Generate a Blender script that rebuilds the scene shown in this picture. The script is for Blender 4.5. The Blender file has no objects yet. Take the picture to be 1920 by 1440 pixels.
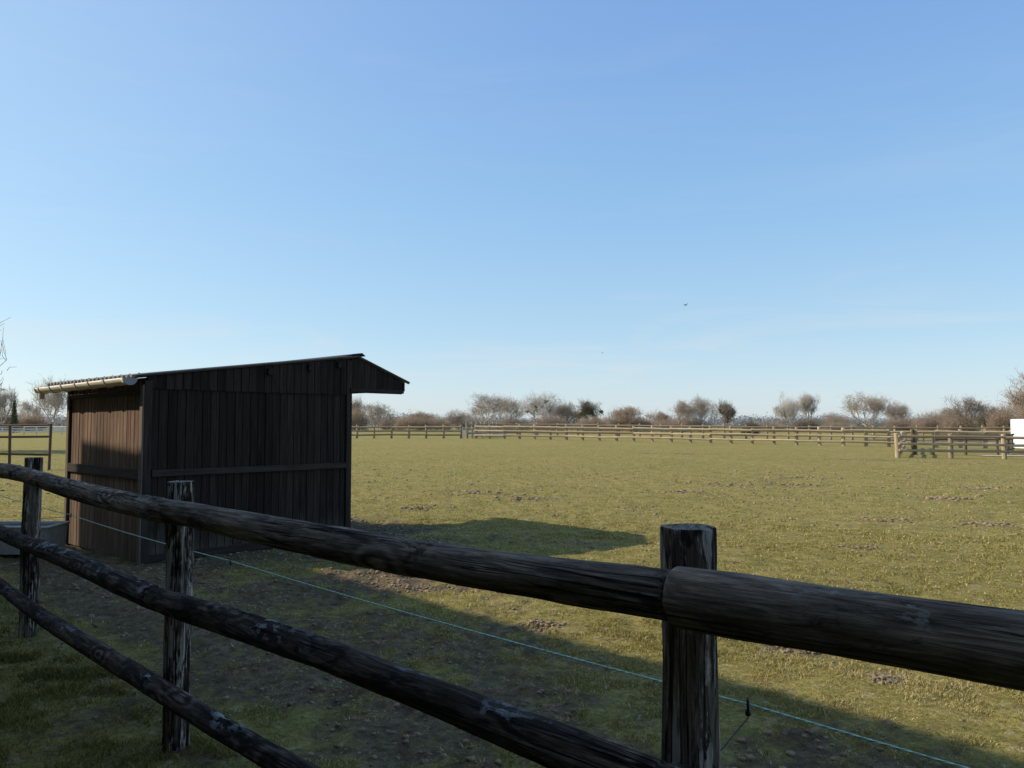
import bpy, math, random
import numpy as np
from mathutils import Vector, Matrix, Quaternion
random.seed(7); np.random.seed(7)
scene=bpy.context.scene
COL=scene.collection
scene.view_settings.view_transform='Standard'
scene.view_settings.look='None'
scene.view_settings.exposure=0

# ---------------------------------------------------------------- noise
def _hash(ix,iy,seed):
    h=(ix.astype(np.int64)*374761393+iy.astype(np.int64)*668265263+seed*1442695041)&0x7fffffff
    h=((h^(h>>13))*1274126177)&0x7fffffff
    h=h^(h>>16)
    return (h&0xffff)/65535.0
def vnoise(x,y,seed=0):
    x=np.asarray(x,float);y=np.asarray(y,float)
    ix=np.floor(x);iy=np.floor(y);fx=x-ix;fy=y-iy
    fx=fx*fx*(3-2*fx);fy=fy*fy*(3-2*fy)
    ix=ix.astype(np.int64);iy=iy.astype(np.int64)
    a=_hash(ix,iy,seed);b=_hash(ix+1,iy,seed);c=_hash(ix,iy+1,seed);d=_hash(ix+1,iy+1,seed)
    return (a*(1-fx)+b*fx)*(1-fy)+(c*(1-fx)+d*fx)*fy
def fbm(x,y,octv=4,seed=0):
    s=0;a=.5;t=0
    for i in range(octv):
        s=s+a*vnoise(x*2**i+17.3*i,y*2**i-9.1*i,seed+i);t+=a;a*=.55
    return s/t
def sstep(a,b,x):
    t=np.clip((x-a)/(b-a),0,1);return t*t*(3-2*t)

# ---------------------------------------------------------------- ground functions
SN=(-4.22,8.85); SU=(.676,.737); SV=(-.737,.676)
SL=2.83; SW=2.45
def base_h(x,y):
    x=np.asarray(x,float);y=np.asarray(y,float)
    return -0.010*np.clip(x,0,45)*sstep(8,30,y)
def shed_local(x,y):
    dx=x-SN[0];dy=y-SN[1]
    return dx*SU[0]+dy*SU[1], dx*SV[0]+dy*SV[1]
BLOBS=[(-.75,17.8,1.3,.7,.62),(.3,16.6,.8,.45,.5),(6.7,21,1.5,.8,.75),(9.5,17,.5,.35,.55),(6.3,13.0,.4,.3,.5),(7.6,12.6,.4,.3,.5),
 (2.35,4.95,.16,.14,.8),(.27,6.3,.22,.18,.8),(-1.5,8.2,1.1,.55,1.15),(-.8,7.6,.6,.3,.8),(-1.6,10.6,1.3,.8,.8),(-2.2,9.4,1.1,.9,1.1),(0.6,10.2,1.4,.5,.42),
 (-3.4,7.9,1.3,.8,1.05),(-2.5,6.9,1.5,1.0,.9),(1.9,5.6,.4,.25,.5),(3.1,7.5,.3,.2,.5),(1.3,7.2,.25,.2,.55),(4.5,10,.4,.25,.45),(-0.6,4.6,1.6,1.1,.78),(.8,3.5,1.2,.8,.72),(17,38,3,1.0,.6),(10,44,3,1,.5),(21,35,2,1,.5),
 (2.6,15,.5,.3,.5),(-1.8,14.6,.7,.4,.45),(4.0,18.5,.8,.4,.5),(8.8,24,1.2,.6,.5),(12,20,.6,.4,.45)]
def dirt_mask(x,y):
    lu,lv=shed_local(x,y)
    d=np.hypot(np.maximum(np.maximum(-lu,lu-3.6),0),np.maximum(np.maximum(-lv,lv-SW),0))
    m=1.10*np.exp(-(d/.9)**2)
    for cx,cy,rx,ry,a in BLOBS:
        m=np.maximum(m,a*np.exp(-((x-cx)/rx)**2-((y-cy)/ry)**2))
    s=(x-.41)*.714+(y-1.82)*.70
    m=np.maximum(m,(.58+.20*sstep(2.0,-1.5,x))*sstep(0.1,.6,s)*(1-sstep(2.0,3.3,s))*(1-sstep(9,14,y)))
    n=fbm(x*1.7,y*1.7,4,3)
    m=m+(n-.5)*1.0*(m>.02)+ (fbm(x*.9,y*.9,3,9)-.62)*.8*(y<60)
    n2=fbm(x*7,y*7,3,31);n3=fbm(x*19,y*19,2,57)
    return sstep(.24,.76,m+(n2-.5)*1.0+(n3-.5)*.6*(m>.15))
def ground_z(x,y,dm=None):
    z=base_h(x,y)
    r=np.hypot(x,y-5)
    f=1-sstep(16,34,r)
    if dm is None: dm=dirt_mask(x,y)
    z=z+f*((fbm(x*.7,y*.7,3,11)-.5)*.07+(fbm(x*5,y*5,3,12)-.5)*.05*(.6+1.3*dm)+(vnoise(x*13,y*13,14)-.5)*.028*(.25+dm))
    return z
def gz(x,y): return float(base_h(x,y))

# ---------------------------------------------------------------- mesh helpers
def link(o): COL.objects.link(o); return o
def mesh_np(name,V,F,smooth=False):
    V=np.asarray(V,dtype=np.float32);F=np.asarray(F,dtype=np.int32)
    me=bpy.data.meshes.new(name)
    me.vertices.add(len(V));me.vertices.foreach_set('co',V.ravel())
    k=F.shape[1];m=len(F)
    me.loops.add(m*k);me.loops.foreach_set('vertex_index',F.ravel())
    me.polygons.add(m)
    me.polygons.foreach_set('loop_start',np.arange(0,m*k,k,dtype=np.int32))
    me.polygons.foreach_set('loop_total',np.full(m,k,dtype=np.int32))
    if smooth: me.polygons.foreach_set('use_smooth',np.ones(m,dtype=bool))
    me.update(calc_edges=True);me.validate()
    return me
def mesh_py(name,V,F,smooth=False):
    me=bpy.data.meshes.new(name);me.from_pydata([tuple(v) for v in V],[],F)
    if smooth:
        for p in me.polygons:p.use_smooth=True
    me.update();return me
def obj(name,me,mat=None,parent=None,loc=(0,0,0),rot=None):
    o=bpy.data.objects.new(name,me)
    if mat is not None and me is not None and len(me.materials)==0: me.materials.append(mat)
    o.location=loc
    if rot is not None:
        o.rotation_mode='QUATERNION';o.rotation_quaternion=rot
    if parent is not None:o.parent=parent
    return link(o)
def root(name,loc,label,cat,group=None,rz=0):
    o=bpy.data.objects.new(name,None);o.empty_display_size=.3;o.location=loc;o.rotation_euler=(0,0,rz)
    link(o);o['label']=label;o['category']=cat
    if group:o['group']=group
    return o
class MB:
    def __init__(s): s.V=[];s.F=[];s.T=[]
    def box(s,a,b,tone=0.5):
        n=len(s.V);x0,y0,z0=a;x1,y1,z1=b
        s.V+=[(x0,y0,z0),(x1,y0,z0),(x1,y1,z0),(x0,y1,z0),(x0,y0,z1),(x1,y0,z1),(x1,y1,z1),(x0,y1,z1)]
        s.F+=[(n,n+3,n+2,n+1),(n+4,n+5,n+6,n+7),(n,n+1,n+5,n+4),(n+1,n+2,n+6,n+5),(n+2,n+3,n+7,n+6),(n+3,n,n+4,n+7)]
        s.T+=[tone]*8
    def prism(s,poly,axis,a,b,tone=.5):
        n=len(s.V);k=len(poly)
        for t in (a,b):
            for p in poly:
                s.V.append((p[0],t,p[1]) if axis=='y' else (t,p[0],p[1]))
        s.F.append(tuple(range(n,n+k)));s.F.append(tuple(range(n+2*k-1,n+k-1,-1)))
        for i in range(k):
            j=(i+1)%k;s.F.append((n+i,n+k+i,n+k+j,n+j))
        s.T+=[tone]*(2*k)
    def tube(s,pts,r,sides=8,cap=True,tone=.5):
        n0=len(s.V);pts=[Vector(p) for p in pts]
        rr=r if isinstance(r,(list,tuple)) else [r]*len(pts)
        for i,p in enumerate(pts):
            d=(pts[min(i+1,len(pts)-1)]-pts[max(i-1,0)]).normalized()
            up=Vector((0,0,1)) if abs(d.z)<.9 else Vector((1,0,0))
            a=d.cross(up).normalized();b=a.cross(d).normalized()
            for k in range(sides):
                t=2*math.pi*k/sides
                s.V.append(tuple(p+(a*math.cos(t)+b*math.sin(t))*rr[i]))
        for i in range(len(pts)-1):
            for k in range(sides):
                a=n0+i*sides+k;b=n0+i*sides+(k+1)%sides
                s.F.append((a,b,b+sides,a+sides))
        if cap:
            s.F.append(tuple(range(n0+sides-1,n0-1,-1)))
            e=n0+(len(pts)-1)*sides;s.F.append(tuple(range(e,e+sides)))
        s.T+=[tone]*(len(s.V)-n0)
    def mesh(s,name,smooth=False,bevel=False):
        me=mesh_py(name,s.V,s.F,smooth)
        import bmesh
        bm=bmesh.new();bm.from_mesh(me);bmesh.ops.recalc_face_normals(bm,faces=bm.faces);bm.to_mesh(me);bm.free()
        at=me.attributes.new('tone','FLOAT','POINT')
        at.data.foreach_set('value',np.array(s.T,dtype=np.float32))
        return me
def add_bevel(o,w=.004,seg=2):
    m=o.modifiers.new('bevel','BEVEL');m.width=w;m.segments=seg;m.limit_method='ANGLE'
def zquat(d):
    return Vector(d).normalized().to_track_quat('Z','Y')

# ---------------------------------------------------------------- materials
def newmat(name):
    m=bpy.data.materials.new(name);m.use_nodes=True
    nt=m.node_tree;nt.nodes.clear()
    out=nt.nodes.new('ShaderNodeOutputMaterial');b=nt.nodes.new('ShaderNodeBsdfPrincipled')
    nt.links.new(b.outputs[0],out.inputs[0])
    return m,nt,b,out
class N:
    def __init__(s,nt): s.nt=nt
    def n(s,t,**k):
        x=s.nt.nodes.new(t)
        for a,v in k.items(): setattr(x,a,v)
        return x
    def l(s,a,b): s.nt.links.new(a,b)
    def coord(s,scale=(1,1,1),kind='Object',loc=(0,0,0)):
        tc=s.n('ShaderNodeTexCoord');mp=s.n('ShaderNodeMapping')
        mp.inputs['Scale'].default_value=scale;mp.inputs['Location'].default_value=loc
        s.l(tc.outputs[kind],mp.inputs[0]);return mp.outputs[0]
    def noise(s,vec,scale=1,detail=4,rough=.6,dist=0):
        x=s.n('ShaderNodeTexNoise');x.inputs['Scale'].default_value=scale;x.inputs['Detail'].default_value=detail
        x.inputs['Roughness'].default_value=rough;x.inputs['Distortion'].default_value=dist
        s.l(vec,x.inputs['Vector']);return x.outputs[0]
    def ramp(s,fac,stops):
        x=s.n('ShaderNodeValToRGB');e=x.color_ramp.elements
        while len(e)>1:e.remove(e[-1])
        e[0].position=stops[0][0];e[0].color=_c(stops[0][1])
        for p,c in stops[1:]:
            q=e.new(p);q.color=_c(c)
        s.l(fac,x.inputs[0]);return x.outputs[0]
    def mix(s,f,a,b,mode='MIX'):
        x=s.n('ShaderNodeMix',data_type='RGBA',blend_type=mode)
        s._in(x.inputs[0],f);s._in(x.inputs[6],a);s._in(x.inputs[7],b);return x.outputs[2]
    def math(s,op,a,b=0.0,clamp=False):
        x=s.n('ShaderNodeMath',operation=op,use_clamp=clamp)
        s._in(x.inputs[0],a);s._in(x.inputs[1],b);return x.outputs[0]
    def _in(s,sock,v):
        if hasattr(v,'is_output'): s.l(v,sock)
        elif isinstance(v,tuple): sock.default_value=_c(v)
        else: sock.default_value=v
    def bump(s,h,strength,dist,bsdf):
        x=s.n('ShaderNodeBump');x.inputs['Strength'].default_value=strength;x.inputs['Distance'].default_value=dist
        s.l(h,x.inputs['Height']);s.l(x.outputs[0],bsdf.inputs['Normal']);return x
    def attr(s,name):
        x=s.n('ShaderNodeAttribute',attribute_name=name);return x
    def objrand(s):
        return s.n('ShaderNodeObjectInfo').outputs['Random']
def _c(v):
    if isinstance(v,(int,float)): return (v,v,v,1)
    return tuple(v) if len(v)==4 else (*v,1)

def log_mat(name,dark,mid,light,black=.5,lichen=None,kn_amt=.2,peel=None,crackw=1.0):
    m,nt,b,o=newmat(name);g=N(nt)
    rnd=g.objrand()
    tc=g.n('ShaderNodeTexCoord')
    off=g.n('ShaderNodeCombineXYZ');g.l(g.math('MULTIPLY',rnd,37.0),off.inputs[0]);g.l(g.math('MULTIPLY',rnd,11.0),off.inputs[2])
    va=g.n('ShaderNodeVectorMath',operation='ADD');g.l(tc.outputs['Object'],va.inputs[0]);g.l(off.outputs[0],va.inputs[1])
    def mp(sc):
        x=g.n('ShaderNodeMapping');x.inputs['Scale'].default_value=sc;g.l(va.outputs[0],x.inputs[0]);return x.outputs[0]
    grain=g.noise(mp((42,42,3.2)),1.7,8,.70,.5)
    warp=g.noise(mp((9,9,1.4)),1,3,.55,1.2)
    vo=g.n('ShaderNodeTexVoronoi');vo.inputs['Scale'].default_value=1.0;g.l(mp((6,6,2.6)),vo.inputs['Vector'])
    kn=g.math('MULTIPLY',vo.outputs['Distance'],11.0)
    ring=g.math('SINE',g.math('ADD',g.math('MULTIPLY',kn,2.8),g.math('MULTIPLY',warp,9.0)))
    kmask=g.ramp(vo.outputs['Distance'],[(0.0,1.0),(.12,.9),(.5,0.0)])
    ring2=g.math('MULTIPLY',g.math('MULTIPLY',ring,kmask),kn_amt)
    h=g.math('ADD',grain,ring2)
    col=g.ramp(h,[(.28,dark),(.47,mid),(.68,light)])
    kcore=g.ramp(vo.outputs['Distance'],[(.05,1.0),(.10,0.0)])
    col=g.mix(g.math('MULTIPLY',kcore,.8),col,dark)
    wt=g.ramp(g.noise(mp((3,3,1.3)),1.4,5,.65,.3),[(.35,(.55,.54,.53)),(.52,(1.0,1.0,1.0)),(.68,(1.45,1.38,1.28))])
    col=g.mix(1.0,col,wt,'MULTIPLY')
    big=g.noise(mp((8,8,2.4)),1.3,6,.7,.7)
    bm=g.ramp(big,[(black-.03,1.0),(black+.03,0.0)])
    col=g.mix(g.math('MULTIPLY',bm,.88),col,dark)
    if peel:
        pm=g.ramp(g.noise(mp((12,12,1.6)),1.2,7,.74,.9),[(.51,0.0),(.54,1.0)])
        pc=g.mix(g.ramp(grain,[(.35,0.0),(.6,1.0)]),tuple(c*.35 for c in peel),peel)
        col=g.mix(g.math('MULTIPLY',pm,.85),col,pc)
    crack=g.noise(mp((26,26,.5)),1.0,4,.55,.25)
    w1=.022*crackw;w2=.006*crackw
    cm=g.ramp(crack,[(.5-w1,0.0),(.5-w2,1.0),(.5+w2,1.0),(.5+w1,0.0)])
    cgate=g.ramp(g.noise(mp((4,4,.8)),1.3,2,.5),[(.44,0.0),(.52,1.0)])
    cmm=g.math('MULTIPLY',cm,cgate)
    col=g.mix(cmm,col,(.004,.0035,.003))
    if lichen:
        geo=g.n('ShaderNodeNewGeometry');sx=g.n('ShaderNodeSeparateXYZ');g.l(geo.outputs['Normal'],sx.inputs[0])
        up=g.ramp(sx.outputs[2],[(.1,0.0),(.7,1.0)])
        ln=g.ramp(g.noise(mp((16,16,7)),1.5,5,.7),[(lichen[1],0.0),(lichen[1]+.05,1.0)])
        gate=g.ramp(g.noise(mp((2,2,1.2)),1.5,2,.5),[(.5,0.0),(.62,1.0)])
        col=g.mix(g.math('MULTIPLY',g.math('MULTIPLY',up,ln),g.math('MULTIPLY',gate,.85)),col,lichen[0])
    g.l(col,b.inputs['Base Color']);b.inputs['Roughness'].default_value=.92
    b.inputs['Specular IOR Level'].default_value=.12
    hh=g.math('SUBTRACT',g.math('SUBTRACT',h,g.math('MULTIPLY',cmm,.9)),g.math('MULTIPLY',bm,.15))
    g.bump(hh,.85,.008,b)
    return m
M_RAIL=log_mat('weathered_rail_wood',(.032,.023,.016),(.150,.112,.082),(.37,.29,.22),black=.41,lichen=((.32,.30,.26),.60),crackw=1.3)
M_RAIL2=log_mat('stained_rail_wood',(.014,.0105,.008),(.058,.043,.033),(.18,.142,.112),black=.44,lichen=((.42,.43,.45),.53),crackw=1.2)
M_POST=log_mat('split_post_wood',(.010,.0075,.0055),(.095,.070,.052),(.28,.22,.165),black=.47,kn_amt=.26,peel=(.60,.52,.43),crackw=1.8)
M_CAP=log_mat('sawn_log_end',(.06,.048,.038),(.21,.17,.135),(.40,.34,.27),black=.30,kn_amt=.3)

def plank_mat(name,dark,light,mud=True,toneamt=.6,scale=(22,22,1.2),rough=.85,streak=.30,stc=(.15,.125,.10)):
    m,nt,b,o=newmat(name);g=N(nt)
    t=g.attr('tone').outputs['Fac']
    tc=g.n('ShaderNodeTexCoord')
    off=g.n('ShaderNodeCombineXYZ');g.l(g.math('MULTIPLY',t,23.0),off.inputs[2])
    va=g.n('ShaderNodeVectorMath',operation='ADD');g.l(tc.outputs['Object'],va.inputs[0]);g.l(off.outputs[0],va.inputs[1])
    x=g.n('ShaderNodeMapping');x.inputs['Scale'].default_value=scale;g.l(va.outputs[0],x.inputs[0])
    gr=g.noise(x.outputs[0],1.5,6,.65,.4)
    col=g.ramp(gr,[(.3,dark),(.72,light)])
    f=g.math('ADD',g.math('MULTIPLY',t,toneamt),1-toneamt*.5)
    sc=g.n('ShaderNodeVectorMath',operation='SCALE');g.l(col,sc.inputs[0]);g.l(f,sc.inputs['Scale'])
    col=sc.outputs[0]
    if mud:
        sp=g.n('ShaderNodeSeparateXYZ');g.l(tc.outputs['Object'],sp.inputs[0])
        nz=g.noise(g.coord((6,6,1.2)),1.5,5,.7)
        a=g.math('SUBTRACT',g.math('MULTIPLY',nz,.9),sp.outputs[2])
        mk=g.ramp(a,[(.06,0.0),(.5,1.0)])
        col=g.mix(g.math('MULTIPLY',mk,.65),col,(.15,.115,.08))
        st=g.ramp(g.noise(g.coord((11,11,.8)),1.3,5,.75),[(.56,0.0),(.74,1.0)])
        col=g.mix(g.math('MULTIPLY',st,streak),col,stc)
        dk=g.ramp(g.noise(g.coord((7,7,1.0),loc=(5,3,2)),1.3,5,.7),[(.50,0.0),(.66,1.0)])
        col=g.mix(g.math('MULTIPLY',dk,.45),col,dark)
    g.l(col,b.inputs['Base Color']);b.inputs['Roughness'].default_value=rough
    b.inputs['Specular IOR Level'].default_value=.15
    g.bump(gr,.5,.004,b);return m
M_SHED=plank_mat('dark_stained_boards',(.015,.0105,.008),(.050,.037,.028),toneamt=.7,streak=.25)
M_SHEDB=plank_mat('sunlit_wall_boards',(.070,.041,.025),(.26,.163,.102),toneamt=.7,streak=.35,stc=(.30,.23,.16))  # reddish brown boards lightened for the lit wall; sunlight put into the colour
M_TRIM=plank_mat('dark_trim_wood',(.020,.015,.012),(.066,.050,.040),mud=False)
M_TRIMB=plank_mat('brown_trim_wood',(.07,.05,.034),(.22,.165,.12),mud=False)
M_BARN=plank_mat('barn_boards',(.04,.03,.022),(.09,.07,.052))
M_FAR=plank_mat('pale_fence_wood',(.28,.205,.12),(.56,.44,.29),mud=False,toneamt=.6,scale=(9,9,1))
M_FARD=plank_mat('brown_fence_wood',(.21,.155,.10),(.46,.36,.24),mud=False,toneamt=.5,scale=(9,9,1))
M_FARX=plank_mat('dark_fence_wood',(.08,.056,.036),(.22,.16,.105),mud=False,toneamt=.5,scale=(9,9,1))
M_RUST=plank_mat('reddish_fence_wood',(.06,.033,.022),(.18,.105,.072),mud=False,toneamt=.5,scale=(9,9,1))

def simple(name,col,rough=.6,metal=0,var=.15,nscale=6,bump=.0,spec=.5):
    m,nt,b,o=newmat(name);g=N(nt)
    n=g.noise(g.coord((1,1,1)),nscale,5,.65)
    a=tuple(c*(1-var) for c in col);c2=tuple(min(1,c*(1+var)) for c in col)
    g.l(g.ramp(n,[(.3,a),(.7,c2)]),b.inputs['Base Color'])
    b.inputs['Roughness'].default_value=rough;b.inputs['Metallic'].default_value=metal
    b.inputs['Specular IOR Level'].default_value=spec
    if bump: g.bump(n,bump,.01,b)
    return m
M_ROOF=simple('weathered_roof_sheet',(.10,.10,.105),.7,0,.35,5,.2)
M_GUT=simple('cream_plastic_gutter',(.72,.63,.48),.5,0,.14,9)
M_GUTG=simple('grey_plastic',(.28,.28,.28),.5)
M_ZINC=simple('concrete_trough',(.38,.34,.28),.9,0,.25,8,.2,.15)
M_ZRIM=simple('pale_trough_rim',(.62,.58,.50),.7,0,.15)
M_WATER=simple('trough_water',(.02,.03,.03),.05,0,.1)
M_ROPE=simple('mint_rope',(.46,.66,.50),.8,0,.3,60,0,.1)
M_INS=simple('black_insulator',(.012,.012,.012),.45)
M_WHITE=simple('white_paint',(.72,.72,.70),.35,0,.04)
M_WFENCE=simple('white_fence_paint',(.62,.62,.60),.6,0,.1)
M_GLASS=simple('dark_window_glass',(.03,.035,.04),.08,0,.1)
M_TYRE=simple('tyre_rubber',(.02,.02,.02),.8)
M_STEEL=simple('galvanised_gate_steel',(.42,.43,.43),.4,.3,.1)
M_STRIPE=simple('grey_stripe_paint',(.45,.44,.42),.4)
M_BIRD=simple('dark_feathers',(.03,.028,.025),.8)

def bark(name,col,var=.3): return simple(name,col,.95,0,var,3,0,.05)
M_BARK=bark('grey_brown_bark',(.40,.335,.265))
M_BARKP=bark('pale_bark',(.54,.48,.415))
M_BARKD=bark('dark_bark',(.25,.20,.155))
M_BARKR=bark('reddish_twigs',(.40,.30,.22))
def leafmat(name,c1,c2,trans=.25):
    m,nt,b,o=newmat(name);g=N(nt)
    t=g.attr('tone').outputs['Fac']
    col=g.ramp(t,[(0.0,c1),(1.0,c2)])
    g.l(col,b.inputs['Base Color']);b.inputs['Roughness'].default_value=.8;b.inputs['Specular IOR Level'].default_value=.15
    tr=g.n('ShaderNodeBsdfTranslucent');g.l(col,tr.inputs[0]);mx=g.n('ShaderNodeMixShader');mx.inputs[0].default_value=trans
    g.l(b.outputs[0],mx.inputs[1]);g.l(tr.outputs[0],mx.inputs[2]);g.l(mx.outputs[0],o.inputs[0]);return m
M_IVY=leafmat('ivy_leaves',(.06,.075,.04),(.15,.175,.09))
M_BRN=leafmat('brown_twig_leaves',(.25,.205,.155),(.45,.375,.285))
M_ORG=leafmat('russet_twig_leaves',(.27,.195,.13),(.48,.365,.25))
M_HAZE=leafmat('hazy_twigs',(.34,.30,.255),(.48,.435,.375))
def grassmat():
    m,nt,b,o=newmat('grass_blades');g=N(nt)
    t=g.attr('tone').outputs['Fac']
    col=g.ramp(t,[(0.0,(.060,.062,.014)),(.35,(.26,.225,.055)),(.62,(.42,.34,.11)),(.82,(.53,.43,.19)),(1.0,(.70,.59,.38))])
    g.l(col,b.inputs['Base Color']);b.inputs['Roughness'].default_value=.65;b.inputs['Specular IOR Level'].default_value=.12
    tr=g.n('ShaderNodeBsdfTranslucent');g.l(col,tr.inputs[0]);mx=g.n('ShaderNodeMixShader');mx.inputs[0].default_value=.35
    g.l(b.outputs[0],mx.inputs[1]);g.l(tr.outputs[0],mx.inputs[2]);g.l(mx.outputs[0],o.inputs[0]);return m
M_GRASS=grassmat()
def groundmat():
    m,nt,b,o=newmat('meadow_ground');g=N(nt)
    d=g.attr('dirt').outputs['Fac']
    n1=g.noise(g.coord((1,1,1)),.22,5,.6);n2=g.noise(g.coord((1,1,1)),2.2,6,.7);n3=g.noise(g.coord((1,1,1)),26,5,.75)
    grass=g.ramp(n3,[(.30,(.115,.096,.027)),(.46,(.285,.233,.066)),(.60,(.405,.320,.104)),(.76,(.58,.46,.24))])
    gr2=g.ramp(n2,[(.3,(.62,.66,.58)),(.55,(1.0,1.0,1.0)),(.75,(1.22,1.14,1.2))])
    grass=g.mix(1.0,grass,gr2,'MULTIPLY')
    gr3=g.ramp(n1,[(.3,(.88,.92,.84)),(.55,(1.0,1.0,1.0)),(.75,(1.12,1.06,1.05))])
    grass=g.mix(1.0,grass,gr3,'MULTIPLY')
    n4=g.noise(g.coord((1,1,1)),7,4,.75)
    grass=g.mix(g.math('MULTIPLY',g.ramp(n4,[(.56,0.0),(.66,1.0)]),.65),grass,(.54,.42,.25))
    n5=g.noise(g.coord((1,1,1),loc=(31,7,0)),4.5,5,.8)
    grass=g.mix(g.math('MULTIPLY',g.ramp(n5,[(.54,0.0),(.63,1.0)]),.7),grass,(.15,.105,.052))
    n6=g.noise(g.coord((.5,1.4,1),loc=(3,77,0)),1.1,6,.8)
    grass=g.mix(g.math('MULTIPLY',g.ramp(n6,[(.57,0.0),(.67,1.0)]),.6),grass,(.40,.285,.165))
    dirt=g.ramp(g.noise(g.coord((1,1,1)),14,7,.8),[(.32,(.055,.038,.023)),(.5,(.185,.132,.080)),(.70,(.48,.365,.235))])
    dirt=g.mix(g.math('MULTIPLY',g.ramp(n2,[(.35,1.0),(.55,0.0)]),.45),dirt,(.07,.05,.03))
    dirt=g.mix(g.math('MULTIPLY',g.ramp(n4,[(.48,0.0),(.60,1.0)]),.5),dirt,(.14,.13,.042))
    col=g.mix(d,grass,dirt)
    g.l(col,b.inputs['Base Color']);b.inputs['Roughness'].default_value=.95;b.inputs['Specular IOR Level'].default_value=.08
    h=g.math('ADD',n3,g.math('MULTIPLY',g.noise(g.coord((1,1,1)),60,4,.8),.6))
    g.bump(h,.9,.04,b);return m
M_GROUND=groundmat()
M_PATH=simple('pale_gravel_path',(.60,.47,.36),.95,0,.15,3,.3,.1)
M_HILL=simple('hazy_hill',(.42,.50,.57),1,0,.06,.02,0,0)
M_SOIL=simple('crumbly_soil',(.25,.18,.11),.95,0,.55,8,.5,.1)

# ---------------------------------------------------------------- ground
NG=720
s=np.linspace(-1,1,NG);b_=8.45
a_=2600/np.sinh(b_)
gx=a_*np.sinh(b_*s);gy=5.5+a_*np.sinh(b_*s)
X,Y=np.meshgrid(gx,gy)
dm=dirt_mask(X,Y)*(1-sstep(70,110,np.hypot(X,Y)))
Z=ground_z(X,Y,dm)
V=np.stack([X.ravel(),Y.ravel(),Z.ravel()],1)
i=np.arange(NG-1);I,J=np.meshgrid(i,i)
q=(J*NG+I).ravel();F=np.stack([q,q+1,q+1+NG,q+NG],1)
me=mesh_np('ground',V,F,True)
at=me.attributes.new('dirt','FLOAT','POINT');at.data.foreach_set('value',dm.ravel().astype(np.float32))
go=obj('ground',me,M_GROUND);go['kind']='structure'

xs=np.linspace(27.5,75,50);rows=[]
for k in range(7):
    t=k/6
    y=44.5+.06*(xs-27)+t*(1.0+(xs-27.5)*.22)+.3*np.sin(xs*.5)
    rows.append(np.stack([xs,y,base_h(xs,y)+.035],1))
V=np.concatenate(rows);F=[(k*50+j,k*50+j+1,(k+1)*50+j+1,(k+1)*50+j) for k in range(6) for j in range(49)]
po=obj('gravel_path',mesh_np('gravel_path',V,F,True),M_PATH);po['kind']='structure'

def hill(name,dist,h,x0,x1,seed):
    n=160;xs=np.linspace(x0,x1,n)
    prof=h*(.35+fbm(xs*.004,xs*0+seed,4,seed))*np.sin(np.pi*np.linspace(0,1,n))**.5
    V=[];
    for dy,f in ((0,0),(60,.6),(140,1),(300,0)):
        V.append(np.stack([xs,np.full(n,dist+dy),prof*f-1.0],1))
    V=np.concatenate(V);F=[(k*n+j,k*n+j+1,(k+1)*n+j+1,(k+1)*n+j) for k in range(3) for j in range(n-1)]
    o=obj(name,mesh_np(name,V,F,True),M_HILL);o['kind']='structure'
hill('far_hills',1300,15,-1400,1700,5)

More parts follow.
